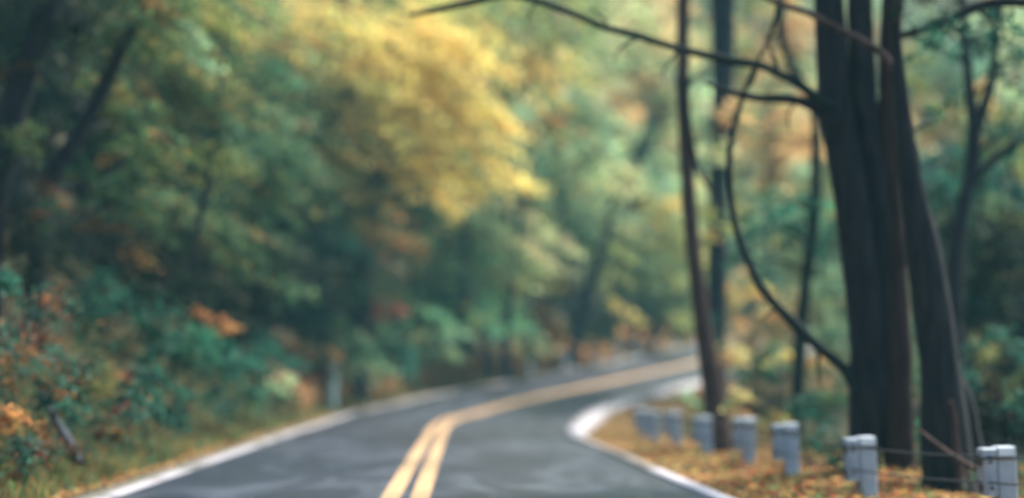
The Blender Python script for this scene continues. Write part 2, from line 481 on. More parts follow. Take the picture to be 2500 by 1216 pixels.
def build_leaf_obj(name, parts, parent):
    V = np.concatenate([p[0] for p in parts]); ca = np.concatenate([p[1] for p in parts])
    me = raw_mesh(name, V, np.arange(len(V)).reshape(-1, 4), False, ca)
    return link_mesh(name, me, M['leaf'], parent)

def px2m(D): return D / F

def road_u(x, y):
    d = np.hypot(CX - x, CY - y); i = d.argmin()
    return d[i] * np.sign((x - CX[i]) * NX[i] + (y - CY[i]) * NY[i])
def clear_D(px, D, m=1.0):
    """push a base away from the camera until it stands off the road"""
    while True:
        p = at(px, 935, D)
        if abs(road_u(p[0], p[1])) > W + m: return D
        D += .5

def plant(name, label, cat, D, base, clumps, bark='bark_dark', group=None, leaf=None, stems=None, w=None, cover=2.2, limbs=True, spray=.33, up=True, barks=None, sweep=None):
    """a tree or shrub. base=(px, D); clumps=[(px,py,rx,ry,pal[,D])]; stems=list of [(px,py,width_px[,D])...] top first, last runs into the ground"""
    if name == 'slope_tree' and sweep is None: sweep = (.7, -.1, -.38)
    D1 = clear_D(base[0], base[1], 1.0 if up else .5)
    if D1 != base[1]:
        f = D1 / base[1]; base = (base[0], D1); D *= f
        clumps = [tuple(c[:5]) + ((c[5] * f,) if len(c) > 5 else ()) for c in clumps]
        if stems: stems = [[tuple(q[:3]) + ((q[3] * f,) + tuple(q[4:]) if len(q) > 3 else ()) for q in st] for st in stems]
    leaf = leaf or max(.06, D * .0043)
    bp = at(base[0], 935, base[1]); g = gz(bp[0], bp[1])
    org = np.array([bp[0], bp[1], g])
    root = tag(empty(name, org.tolist()), label, cat, group)
    tb = MB(); topmost = None
    paths = []
    if stems:
        for st in stems:
            P = [at(q[0], q[1], q[3] if len(q) > 3 else D) for q in st]
            R = [q[2] / 2 * px2m(q[3] if len(q) > 3 else D) for q in st]
            last = st[-1]
            if len(last) < 5:      # run to the ground
                e = P[-1].copy(); gg = gz(e[0], e[1])
                if e[2] > gg - .1:
                    P.append(np.array([e[0], e[1], gg - .3])); R.append(R[-1] * 1.15)
            p, r = spline([q - org for q in P], R)
            paths.append((p, r))
    else:
        top = max((at(c[0], c[1], c[5] if len(c) > 5 else D) for c in clumps), key=lambda q: q[2])
        ww = (w or 30) * .55 / 2 * px2m(D)
        mid = org * .45 + top * .55 + np.array([random.uniform(-.3, .3), random.uniform(-.3, .3), 0])
        p, r = spline([np.array([0, 0, -.3]), (mid - org), (top - org)], [ww, ww * .7, ww * .25])
        paths.append((p, r))
    names = []
    for i, (p, r) in enumerate(paths):
        MB().tube(p, r, 10, .06).build('trunk' if up else 'stem', M[barks[i] if barks else bark], root, True)
    lp = []
    main = np.array(paths[0][0]); mr = np.array(paths[0][1])
    for c in clumps:
        Dc = c[5] if len(c) > 5 else D
        k = px2m(Dc)
        cc = at(c[0], c[1], Dc) - org
        r = (c[2] * k, (c[2] + c[3]) * .5 * k * 1.1, c[3] * k)
        lp.append(clump_leaves(cc, r, leaf * Dc / D, c[4], cover * 1.3, spray=spray, sweep=sweep))
        if limbs:
            dd = np.linalg.norm(main - cc, axis=1) + np.maximum(main[:, 2] - cc[2] + .2, 0) * 2
            j = dd.argmin(); s = main[j]
            rr = min(mr[j] * .45, .06)
            mid = (s + cc) / 2 + np.array([0, 0, np.linalg.norm(cc - s) * .12])
            p, r2 = spline([s, mid, cc], [rr, rr * .6, rr * .25], .3)
            MB().tube(p, r2, 6).build('branch', M[bark], root, True)
    if lp: build_leaf_obj('crown' if up else 'foliage', lp, root)
    return root, org

def branch(root, org, pts, D, bark, name='branch'):
    P = [at(q[0], q[1], q[3] if len(q) > 3 else D) - org for q in pts]
    R = [q[2] / 2 * px2m(q[3] if len(q) > 3 else D) for q in pts]
    p, r = spline(P, R, .15)
    MB().tube(p, r, 8, .05).build(name, M[bark], root, True)

TR = 'tree'
# ---- left bank, near
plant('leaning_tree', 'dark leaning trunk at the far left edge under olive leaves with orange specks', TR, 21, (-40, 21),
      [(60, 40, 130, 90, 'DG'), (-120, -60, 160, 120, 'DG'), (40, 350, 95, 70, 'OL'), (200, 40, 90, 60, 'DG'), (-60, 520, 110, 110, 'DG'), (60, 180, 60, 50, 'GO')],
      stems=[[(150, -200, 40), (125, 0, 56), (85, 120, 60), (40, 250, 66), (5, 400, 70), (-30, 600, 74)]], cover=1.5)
plant('leaning_tree', 'slim dark trunk leaning right through olive green leaves on the left bank', TR, 23, (90, 23),
      [(330, 90, 130, 80, 'OL'), (350, 50, 60, 60, 'OL', 21), (250, 230, 90, 60, 'OL', 24), (420, -20, 140, 90, 'OL'), (330, 330, 110, 80, 'OL', 24.5), (180, 420, 60, 60, 'G', 24), (240, 520, 75, 60, 'GO', 24), (90, 640, 110, 90, 'DG', 21.5), (110, 520, 70, 60, 'GO', 21.5), (310, 470, 80, 60, 'G', 24.5)],
      stems=[[(420, -150, 18), (350, 20, 24), (285, 145, 32), (240, 240, 36), (190, 330, 38), (125, 440, 40), (90, 620, 44)]], cover=1.6)
plant('slope_tree', 'olive green tree with a pale streak of leaves on the upper left slope', TR, 29, (400, 29),
      [(470, 90, 120, 90, 'YG'), (520, 210, 110, 70, 'OL'), (500, 120, 50, 60, 'PT', 28), (420, 260, 110, 80, 'OL'), (560, 320, 80, 60, 'G'), (450, 390, 130, 50, 'YG'), (560, 10, 130, 70, 'YG'), (420, 530, 120, 80, 'OL', 30)], w=34, cover=1.7)
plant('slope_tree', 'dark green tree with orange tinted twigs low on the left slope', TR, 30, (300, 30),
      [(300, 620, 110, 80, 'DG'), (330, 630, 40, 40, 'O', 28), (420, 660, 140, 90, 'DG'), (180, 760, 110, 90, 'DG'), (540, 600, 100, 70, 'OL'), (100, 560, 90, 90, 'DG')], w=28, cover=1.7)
plant('slope_tree', 'mid green bushy tree between the left slope and the golden tree', TR, 36, (620, 36),
      [(620, 480, 120, 90, 'OL'), (700, 420, 110, 60, 'G'), (600, 600, 110, 70, 'G'), (640, 380, 110, 60, 'G'), (700, 640, 90, 70, 'DG'), (560, 700, 110, 80, 'DG'), (600, 760, 60, 40, 'DG')], w=34, cover=1.8)
plant('slope_tree', 'bright emerald green tree below the golden sprays', TR, 37, (800, 37),
      [(830, 600, 70, 60, 'BG'), (760, 560, 80, 60, 'G'), (820, 690, 80, 50, 'G'), (700, 740, 100, 60, 'T'), (740, 660, 60, 40, 'BG')], w=26, cover=2)
# ---- the golden tree
plant('golden_tree', 'large golden yellow tree with drooping sprays above the bend', TR, 43, (930, 45),
      [(620, 230, 90, 50, 'Y2', 40), (700, 320, 100, 50, 'Y2', 40), (560, 110, 100, 50, 'Y2', 40), (760, 60, 110, 50, 'Y2', 42), (790, 380, 80, 40, 'Y2', 40), (860, 470, 60, 34, 'Y', 42), (660, 130, 90, 40, 'Y', 41), (1240, 450, 60, 36, 'Y', 44), (1110, 480, 50, 26, 'Y', 44), (940, 600, 70, 24, 'O', 41), (880, 560, 60, 24, 'Y2', 41), (1210, 330, 60, 60, 'Y'), (1180, 120, 80, 60, 'Y'), (700, 240, 80, 50, 'YG'), (940, 180, 60, 40, 'Y', 41), (950, 110, 60, 40, 'Y', 41), (945, 240, 50, 50, 'Y2', 40.5), (900, 330, 60, 40, 'Y2', 40.5), (620, 340, 80, 40, 'Y2', 39), (540, 240, 80, 36, 'Y2', 36), (940, 290, 70, 40, 'Y2', 43), (925, 400, 70, 40, 'Y2', 43), (900, 520, 70, 40, 'YG', 43), (890, 610, 60, 40, 'G', 43), (640, 90, 126, 50, 'Y2'), (730, 170, 126, 75, 'Y2'), (840, 110, 138, 87, 'Y2'), (960, 100, 138, 75, 'Y'), (1060, 90, 103, 56, 'Y'), (1010, 190, 138, 75, 'Y'), (1100, 170, 114, 62, 'Y'), (900, 240, 126, 75, 'Y2'), (1080, 280, 126, 62, 'Y'), (1160, 280, 92, 50, 'Y'),
       (980, 330, 126, 68, 'Y'), (1110, 370, 103, 62, 'Y'), (1190, 380, 69, 45, 'Y'), (860, 370, 103, 56, 'Y2'), (1020, 430, 92, 43, 'Y'), (1190, 440, 51, 32, 'Y'), (1070, 440, 57, 37, 'Y'), (800, 300, 92, 75, 'YG'), (900, 490, 80, 35, 'O'), (960, 580, 60, 30, 'O'), (820, 440, 92, 50, 'YG'), (780, 540, 57, 35, 'Y2')],
      stems=[[(960, 60, 14), (940, 200, 26), (925, 420, 34), (905, 620, 40), (880, 800, 46)]], cover=1.5, spray=.46, sweep=(.85, -.1, -.42), bark='bark_grey')
plant('slope_tree', 'yellow green tree along the top edge behind the golden tree', TR, 66, (780, 68),
      [(700, 10, 150, 60, 'YG'), (880, 20, 150, 50, 'YG'), (1040, 20, 130, 50, 'Y2'), (860, -60, 200, 70, 'YG'), (1180, 60, 100, 60, 'YG'), (560, 60, 100, 60, 'YG')], w=40, cover=2)
plant('slope_tree', 'dull yellow tree right of the golden tree with an orange lower spray', TR, 53, (1240, 54),
      [(1250, 130, 90, 60, 'Y2'), (1330, 170, 80, 50, 'Y2'), (1290, 230, 100, 40, 'Y2'), (1300, 310, 70, 32, 'O'), (1220, 210, 60, 50, 'OL'), (1230, 60, 100, 60, 'YG'), (1360, 60, 100, 60, 'YG'), (1350, 330, 50, 30, 'YG')], w=34, cover=1.8)
# ---- pale background trees
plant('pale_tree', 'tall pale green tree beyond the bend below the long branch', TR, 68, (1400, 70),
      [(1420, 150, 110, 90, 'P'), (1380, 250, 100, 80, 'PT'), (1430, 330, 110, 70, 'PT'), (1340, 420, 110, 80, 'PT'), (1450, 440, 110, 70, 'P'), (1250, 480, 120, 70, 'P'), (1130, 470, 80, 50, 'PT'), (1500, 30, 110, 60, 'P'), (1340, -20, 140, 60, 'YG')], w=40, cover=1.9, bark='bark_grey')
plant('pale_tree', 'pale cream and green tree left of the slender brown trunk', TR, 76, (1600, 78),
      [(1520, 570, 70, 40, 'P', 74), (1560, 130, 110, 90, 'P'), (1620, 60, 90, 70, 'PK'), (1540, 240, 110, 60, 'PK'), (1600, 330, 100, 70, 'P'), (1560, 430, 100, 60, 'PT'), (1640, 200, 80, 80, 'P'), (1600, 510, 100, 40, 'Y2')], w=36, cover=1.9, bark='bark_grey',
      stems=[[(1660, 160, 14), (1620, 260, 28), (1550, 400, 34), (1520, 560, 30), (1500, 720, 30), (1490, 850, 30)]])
plant('slope_tree', 'light green tree with upright stems above the far verge', TR, 60, (1180, 60),
      [(1100, 520, 90, 60, 'P'), (1190, 560, 90, 80, 'P'), (1120, 640, 90, 70, 'CG'), (1230, 660, 90, 70, 'P'), (1160, 740, 100, 60, 'CG'), (1300, 580, 80, 70, 'P'), (1060, 700, 60, 60, 'CG')],
      stems=[[(1120, 430, 16), (1135, 560, 22), (1125, 760, 26), (1120, 850, 28)], [(1280, 440, 14), (1262, 600, 18), (1240, 780, 22), (1236, 850, 24)], [(1190, 460, 12), (1196, 640, 16), (1190, 850, 20)]], cover=1.5)
plant('slope_tree', 'dark leaning tree with olive leaves behind the far guard posts', TR, 66, (1400, 67),
      [(1480, 520, 80, 50, 'PT'), (1420, 600, 80, 60, 'G'), (1500, 640, 60, 50, 'YG'), (1370, 700, 60, 50, 'DG'), (1440, 780, 70, 50, 'DG')],
      stems=[[(1500, 480, 16), (1475, 600, 28), (1440, 700, 34), (1400, 860, 40)]], cover=1.5, bark='bark_grey')
plant('slope_tree', 'yellow green tree just left of the slender brown trunk', TR, 72, (1600, 74),
      [(1600, 560, 90, 50, 'YG'), (1570, 640, 80, 60, 'YG'), (1650, 660, 70, 70, 'YG'), (1620, 740, 80, 50, 'G'), (1540, 720, 60, 60, 'G'), (1530, 775, 40, 16, 'Y2', 66), (1650, 785, 40, 14, 'YG', 68), (1560, 480, 90, 26, 'Y2')], w=30, cover=1.9)
# ---- autumn saplings
plant('sapling', 'small orange sapling beside the emerald green tree', 'sapling', 40, (870, 40),
      [(870, 680, 55, 26, 'O'), (800, 680, 50, 22, 'O'), (930, 750, 48, 28, 'R'), (860, 740, 50, 30, 'DG')], w=12, cover=2.2)
plant('sapling', 'golden sapling with layered sprays left of the dark leaning tree', 'sapling', 58, (1320, 58),
      [(1310, 695, 66, 30, 'Y2'), (1360, 700, 30, 16, 'O'), (1320, 780, 55, 34, 'O'), (1350, 835, 60, 22, 'O'), (1270, 800, 50, 40, 'G')], w=12, cover=2.4)
plant('sapling', 'little orange tipped sapling low on the left slope', 'sapling', 27, (540, 27),
      [(540, 800, 40, 20, 'O'), (470, 775, 40, 16, 'O'), (510, 850, 60, 40, 'T')], w=12, cover=2.2)
# ---- shrubs along the bank foot
def shrub(label, D, px, py, rx, ry, pal, cover=2.0, extra=()):
    return plant('shrub', label, 'shrub', D, (px, D), [(px, py, rx, ry, pal)] + list(extra), w=12, cover=cover, up=False, group='shrubs on the left bank')
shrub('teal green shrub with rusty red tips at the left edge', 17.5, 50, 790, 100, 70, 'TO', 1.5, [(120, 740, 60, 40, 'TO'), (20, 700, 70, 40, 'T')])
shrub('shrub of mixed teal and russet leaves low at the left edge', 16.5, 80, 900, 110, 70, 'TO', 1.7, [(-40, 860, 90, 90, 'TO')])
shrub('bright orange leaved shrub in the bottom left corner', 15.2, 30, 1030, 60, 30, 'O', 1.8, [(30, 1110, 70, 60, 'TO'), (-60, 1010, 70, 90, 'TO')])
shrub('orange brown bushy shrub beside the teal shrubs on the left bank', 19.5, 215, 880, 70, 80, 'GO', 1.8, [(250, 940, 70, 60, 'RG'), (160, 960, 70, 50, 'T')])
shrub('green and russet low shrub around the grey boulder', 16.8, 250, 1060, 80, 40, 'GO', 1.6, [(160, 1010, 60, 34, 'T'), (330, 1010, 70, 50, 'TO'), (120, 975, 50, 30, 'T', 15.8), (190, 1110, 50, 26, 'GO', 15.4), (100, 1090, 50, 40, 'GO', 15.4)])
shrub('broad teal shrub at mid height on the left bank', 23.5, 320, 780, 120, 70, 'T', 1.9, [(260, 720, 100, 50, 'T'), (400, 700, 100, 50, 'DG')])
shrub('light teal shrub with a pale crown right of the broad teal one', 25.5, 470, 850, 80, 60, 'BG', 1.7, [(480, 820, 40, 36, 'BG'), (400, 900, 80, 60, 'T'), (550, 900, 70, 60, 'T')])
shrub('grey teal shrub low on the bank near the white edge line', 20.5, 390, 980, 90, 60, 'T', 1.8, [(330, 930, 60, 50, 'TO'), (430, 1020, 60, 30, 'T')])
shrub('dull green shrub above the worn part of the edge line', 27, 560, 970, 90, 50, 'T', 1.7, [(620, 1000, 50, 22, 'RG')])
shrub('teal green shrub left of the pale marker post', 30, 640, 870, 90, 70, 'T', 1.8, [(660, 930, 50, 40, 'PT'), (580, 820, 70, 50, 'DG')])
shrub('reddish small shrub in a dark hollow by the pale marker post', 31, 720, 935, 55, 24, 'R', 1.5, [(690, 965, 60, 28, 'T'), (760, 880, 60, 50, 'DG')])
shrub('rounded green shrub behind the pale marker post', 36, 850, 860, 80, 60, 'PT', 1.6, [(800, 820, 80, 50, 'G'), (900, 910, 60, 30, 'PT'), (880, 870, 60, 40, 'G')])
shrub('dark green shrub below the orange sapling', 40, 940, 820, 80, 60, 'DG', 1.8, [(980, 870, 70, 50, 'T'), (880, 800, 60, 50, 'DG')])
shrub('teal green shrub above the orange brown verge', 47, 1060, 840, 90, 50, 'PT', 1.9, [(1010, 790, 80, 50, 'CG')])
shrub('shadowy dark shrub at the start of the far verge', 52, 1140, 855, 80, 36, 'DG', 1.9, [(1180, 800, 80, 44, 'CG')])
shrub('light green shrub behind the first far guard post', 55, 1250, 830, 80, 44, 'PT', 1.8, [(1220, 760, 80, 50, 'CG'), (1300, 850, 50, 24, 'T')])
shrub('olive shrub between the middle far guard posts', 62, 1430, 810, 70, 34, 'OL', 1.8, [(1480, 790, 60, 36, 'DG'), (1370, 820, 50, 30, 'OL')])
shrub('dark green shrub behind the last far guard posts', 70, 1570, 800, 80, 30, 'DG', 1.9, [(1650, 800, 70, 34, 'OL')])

# ---- right side
r_, o_ = plant('slender_tree', 'slender reddish brown trunk standing alone beside the inner kerb', TR, 25, (1762, 25),
      [(1650, -150, 150, 90, 'P'), (1800, -180, 150, 80, 'OL')], bark='bark_red', limbs=True, cover=.8,
      stems=[[(1672, -220, 26), (1668, 0, 32), (1668, 200, 34), (1680, 450, 36), (1694, 620, 38), (1714, 780, 42), (1736, 920, 50), (1752, 1040, 58), (1762, 1110, 72)]])
branch(r_, o_, [(1672, 190, 16), (1682, 300, 16), (1700, 400, 14), (1725, 450, 10), (1750, 478, 6)], 24.8, 'bark_dark')
branch(r_, o_, [(1672, 215, 12), (1700, 190, 9), (1730, 180, 6)], 24.8, 'bark_dark')
plant('background_tree', 'straight dark trunk right behind the slender brown one with mixed leaves', TR, 36, (1748, 36),
      [(1740, 360, 70, 50, 'P', 35), (1790, 280, 50, 40, 'PK', 35), (1730, 560, 50, 60, 'YG', 35), (1760, -120, 160, 80, 'OL'), (1740, 800, 46, 40, 'T', 35), (1770, 880, 60, 50, 'TN', 35), (1720, 660, 34, 50, 'YG', 37)],
      stems=[[(1772, -200, 56), (1766, 0, 62), (1764, 180, 54), (1758, 330, 48), (1752, 480, 46), (1750, 650, 48), (1748, 830, 50)]], cover=1.1, bark='bark_grey')
plant('background_tree', 'thin dark trunk rising from the undergrowth left of the big trunks', TR, 27, (1945, 27),
      [(1880, 560, 110, 50, 'T'), (1960, 520, 80, 50, 'BG'), (1830, 640, 80, 40, 'T'), (1960, 610, 80, 60, 'T'), (1890, 490, 60, 28, 'G')],
      stems=[[(1905, -40, 22), (1915, 120, 20), (1985, 260, 22), (1992, 400, 26), (1984, 560, 28), (1966, 700, 30), (1952, 850, 34), (1944, 1060, 38)]], cover=.9, bark='bark_moss')
plant('background_tree', 'hazy peach coloured tree seen between the slender trunk and the big trunks', TR, 62, (1880, 64),
      [(1850, 120, 90, 100, 'PK'), (1960, 300, 60, 90, 'PK', 55), (1930, 80, 80, 90, 'PK'), (1900, 250, 90, 80, 'PK'), (1840, 330, 70, 70, 'PK'), (1930, 380, 80, 70, 'PK'), (1870, 430, 80, 50, 'PK'), (1780, 120, 70, 90, 'P'), (1800, 500, 60, 60, 'YG'), (1950, 180, 60, 50, 'OL'), (2000, 340, 60, 50, 'PK'), (1880, -30, 100, 60, 'YG'), (1710, 300, 60, 80, 'P'), (1710, 480, 50, 80, 'P')], w=26, cover=1.7)
plant('background_tree', 'golden green tree low behind the curved thin trunk', TR, 48, (1850, 48),
      [(1800, 720, 60, 60, 'TN'), (1870, 820, 80, 60, 'TN'), (1800, 840, 60, 60, 'PK'), (1830, 880, 70, 40, 'TN'), (1780, 850, 40, 50, 'TN', 40), (1930, 760, 70, 70, 'PK'), (2000, 700, 60, 70, 'PT'), (2030, 800, 60, 80, 'PT'), (1840, 700, 40, 30, 'Y2'), (1990, 900, 60, 60, 'TN')], w=22, cover=1.7)

# the big triple trunk
DT = 18
r_, o_ = plant('big_tree', 'big dark tree of three close trunks right of centre with long branches over the road', TR, DT, (2150, DT),
      [(2100, -260, 260, 140, 'DG'), (2380, -240, 240, 140, 'DG'), (1850, -330, 220, 120, 'OL'), (2240, 130, 50, 40, 'T', 17.6), (2330, 60, 70, 30, 'T', 17.4), (2460, 60, 60, 40, 'T', 17.2), (2300, 260, 34, 26, 'OL', 17.6), (2200, 20, 50, 30, 'DG', 17.5)], cover=.8, limbs=False, barks=['bark_dark', 'bark_dark', 'bark_brown'],
      stems=[[(2000, -220, 64), (2024, 0, 72), (2044, 260, 84), (2080, 480, 88), (2104, 680, 88), (2118, 850, 88), (2116, 1000, 82), (2112, 1150, 76)],
             [(2080, -220, 56), (2097, 0, 60), (2110, 250, 62), (2142, 450, 50), (2160, 600, 54), (2166, 800, 60), (2160, 960, 60), (2186, 1150, 50)],
             [(2196, -220, 48), (2180, 0, 52), (2170, 250, 50), (2176, 450, 44), (2184, 640, 62), (2188, 850, 80), (2190, 1000, 78), (2198, 1165, 80)]])
branch(r_, o_, [(2030, 262, 28), (2000, 244, 26), (1950, 206, 23), (1900, 180, 20), (1850, 158, 20), (1790, 150, 25), (1740, 138, 22), (1660, 120, 18), (1560, 88, 19), (1480, 68, 16), (1400, 34, 17), (1320, 4, 18), (1240, -14, 18), (1160, 4, 18), (1080, 20, 16), (1000, 38, 10)], DT - .3, 'bark_moss')
branch(r_, o_, [(2040, 300, 28), (2000, 270, 26), (1950, 246, 24), (1900, 240, 24), (1850, 240, 20), (1790, 226, 16), (1750, 214, 12), (1720, 200, 8)], DT - .2, 'bark_dark')
branch(r_, o_, [(2180, 168, 22), (2150, 128, 20), (2090, 92, 18), (2030, 62, 16), (1970, 30, 16), (1900, 8, 14), (1840, -20, 10)], DT - .8, 'bark_red')
branch(r_, o_, [(2090, 950, 34), (2060, 900, 29), (2000, 850, 26), (1945, 796, 29), (1900, 752, 24), (1856, 700, 24), (1828, 640, 20), (1800, 572, 19), (1786, 490, 15), (1780, 400, 16), (1790, 320, 14), (1812, 240, 12), (1850, 150, 10), (1890, 60, 9), (1905, -60, 6)], DT - .1, 'bark_moss', 'curved_stem')
branch(r_, o_, [(2190, 90, 20), (2240, 76, 22), (2310, 50, 24), (2380, 18, 28), (2450, 4, 30), (2540, 10, 28)], DT - .3, 'bark_dark')
rt = random.Random(5)
for (x0, y0, x1, y1, w0) in [(1900, 178, 1870, 90, 9), (1870, 90, 1905, 60, 6), (1850, 160, 1800, 230, 6), (1560, 90, 1500, 150, 6), (1480, 66, 1440, 20, 6), (2200, 330, 2290, 300, 7), (2200, 520, 2300, 590, 7), (2210, 640, 2330, 650, 6),
                             (1950, 246, 1930, 330, 6), (2000, 850, 2010, 950, 7), (1900, 750, 1850, 790, 6), (2310, 50, 2360, 140, 8), (2380, 18, 2440, 100, 7), (1660, 118, 1620, 200, 5), (1320, 4, 1290, 60, 5), (2030, 62, 2010, 150, 6)]:
    mx_, my_ = (x0 + x1) / 2 + rt.uniform(-18, 18), (y0 + y1) / 2 + rt.uniform(-14, 14)
    branch(r_, o_, [(x0, y0, w0 * 1.3), (mx_, my_, w0), (x1, y1, w0 * .4)], DT - .3, 'bark_dark', 'twig')
r_, o_ = plant('big_tree', 'wide dark trunk leaning left behind the guard cable at the right', TR, 16.6, (2312, 16.6),
      [(2460, -260, 200, 120, 'DG')], cover=.9, limbs=False,
      stems=[[(2185, 60, 20), (2202, 250, 34), (2222, 430, 54), (2252, 600, 84), (2276, 760, 96), (2292, 880, 94), (2304, 1000, 110), (2314, 1190, 140)]])
branch(r_, o_, [(2350, 1195, 22), (2335, 1100, 18), (2330, 1020, 14), (2322, 980, 10)], 16.2, 'bark_red')
branch(r_, o_, [(2232, 1040, 8, 15.4), (2300, 1095, 11, 15.2), (2380, 1145, 12, 15.0)], 15.2, 'bark_red')
branch(r_, o_, [(2300, 900, 60), (2345, 960, 50), (2370, 1060, 46), (2388, 1200, 60)], 16.9, 'bark_dark')
plant('forked_tree', 'forked dark sapling trunk in front of teal foliage at the far right', TR, 24, (2330, 24),
      [(2420, 60, 120, 70, 'TD'), (2260, 0, 100, 50, 'DG', 26), (2300, 60, 70, 40, 'TD', 26), (2290, 120, 50, 36, 'BG'), (2480, 180, 60, 70, 'TD'), (2470, 330, 60, 60, 'TD')],
      stems=[[(2330, -120, 12), (2352, 40, 18), (2362, 160, 22), (2368, 240, 26), (2378, 300, 34), (2376, 380, 36), (2360, 470, 34), (2340, 560, 38), (2328, 700, 44), (2330, 900, 50)],
             [(2452, -60, 10), (2430, 110, 18), (2420, 200, 22), (2400, 270, 26), (2380, 330, 30, 24, 1)],
             [(2500, 330, 16), (2450, 370, 20), (2400, 415, 24), (2372, 440, 26, 24, 1)]], cover=1.1)
plant('background_tree', 'dense dark teal tree filling the far right of the valley side', TR, 29, (2440, 29),
      [(2300, 440, 100, 80, 'TD'), (2420, 480, 110, 70, 'TD'), (2270, 560, 70, 70, 'TD'), (2470, 600, 90, 90, 'DG'), (2380, 640, 100, 80, 'DG'), (2440, 740, 110, 80, 'DG'), (2350, 740, 70, 60, 'TD')], w=40, cover=1.6)
plant('background_tree', 'far olive and gold tree glimpsed right of the big trunks', TR, 52, (2300, 54),
      [(2240, 180, 60, 70, 'YG'), (2250, 300, 80, 60, 'PK'), (2420, 250, 60, 50, 'Y2'), (2450, 330, 60, 50, 'PK'), (2300, 250, 60, 80, 'OL'), (2480, 450, 50, 50, 'YG'), (2360, 340, 90, 50, 'OL'), (2210, 420, 40, 60, 'PK')], w=24, cover=1.7)
plant('background_tree', 'low gold and olive tree showing under the teal tree at the far right', TR, 40, (2420, 40),
      [(2400, 850, 90, 40, 'Y2'), (2460, 920, 60, 40, 'Y2'), (2340, 860, 60, 40, 'YG'), (2440, 980, 60, 34, 'O')], w=18, cover=1.7)
def rshrub(label, D, px, py, rx, ry, pal, cover=1.8, extra=()):
    return plant('shrub', label, 'shrub', D, (px, D), [(px, py, rx, ry, pal)] + list(extra), w=12, cover=cover, up=False, group='shrubs on the valley side')
rshrub('bluish green shrub left of the thin dark trunk', 32, 1850, 930, 60, 60, 'T', 1.6, [(1830, 1000, 50, 34, 'DG'), (1880, 880, 50, 40, 'G')])
rshrub('golden shrub between the thin dark trunk and the big trunks', 31, 1910, 890, 50, 36, 'Y2', 1.6, [(2010, 900, 44, 34, 'TN'), (2000, 960, 60, 40, 'G')])
rshrub('teal shrub at the foot of the thin dark trunk', 26, 1990, 1010, 80, 40, 'T', 1.6, [(1900, 1030, 60, 30, 'OL'), (2050, 960, 36, 50, 'G')])
rshrub('olive and orange low shrub behind the fourth guard post', 24, 1850, 1030, 60, 34, 'RG', 1.6, [(1800, 990, 40, 40, 'TN')])
rshrub('dark leafy shrub left of the big trunks base', 20, 2010, 1080, 60, 34, 'T', 1.6, [(2050, 1110, 40, 24, 'DG'), (1960, 1100, 40, 22, 'OL')])
rshrub('bright green shrub seen between the two big trunks', 20, 2225, 900, 34, 120, 'G', 1.7, [(2215, 700, 24, 70, 'G'), (2235, 1050, 36, 50, 'BG'), (2148, 1090, 14, 50, 'YG')])
rshrub('dark teal shrub behind the nearest guard post', 17.5, 2440, 1060, 70, 60, 'DG', 1.9, [(2480, 1000, 50, 50, 'T'), (2400, 1010, 40, 40, 'DG')])
rshrub('leafy teal shrub under the forked sapling at the right edge', 21, 2440, 860, 80, 50, 'T', 1.0, [(2380, 930, 50, 50, 'T'), (2500, 940, 50, 60, 'G')])
rshrub('orange brown shrub inside the bend beside the slender trunk', 30, 1700, 1000, 34, 22, 'RG', 1.4, [(1680, 970, 30, 16, 'PT')])

# ---- rows of similar forest trees that fill the slopes behind
def forest_proto(seed, pal, label, group):
    root = tag(empty('forest_tree', (0, 0, 0)), label, TR, group)
    h = 11
    p, r = spline([(0, 0, -.6), (.3, .1, 4), (-.1, .2, 9.5)], [.22, .17, .05], .6)
    MB().tube(p, r, 7, .05).build('trunk', M['bark_dark'], root, True)
    lp = []
    for k in range(13):
        a = k * 2.4; z = 1.8 + k * .68; rr = 2.1 * (1 - (z / 16) ** 1.5) * RNG.uniform(.6, 1)
        c = (math.cos(a) * rr, math.sin(a) * rr, z)
        lp.append(clump_leaves(c, (1.7, 1.7, 1.0), .26, pal if RNG.random() > .25 else 'OL', 1.5))
    build_leaf_obj('crown', lp, root)
    return root
def copy_tree(o, loc, rz, sc):
    c = o.copy(); COL.objects.link(c); c.location = loc; c.rotation_euler = (0, 0, rz); c.scale = (sc, sc, sc)
    for ch in o.children:
        d = ch.copy(); COL.objects.link(d); d.parent = c
    return c
protos = {}
for key, pal, lab in (('d', 'DG', 'dark green tree in the dense woods on the slopes'), ('g', 'G', 'mid green tree in the dense woods on the slopes'), ('y', 'YG', 'yellow green tree in the dense woods on the slopes'), ('p', 'PT', 'pale green hazy tree in the woods on the slopes')):
    protos[key] = [forest_proto(1, pal, lab, 'similar trees filling the wooded slopes'), False]
def put(key, px, D, sc=1.0):
    D = clear_D(px, D, 2.0)
    p = at(px, 935, D); x, y = p[0], p[1]; z = gz(x, y)
    pr = protos[key]
    if not pr[1]:
        pr[1] = True; o = pr[0]; o.location = (x, y, z); o.rotation_euler = (0, 0, random.uniform(0, 6)); o.scale = (sc,) * 3
    else: copy_tree(pr[0], (x, y, z), random.uniform(0, 6), sc)
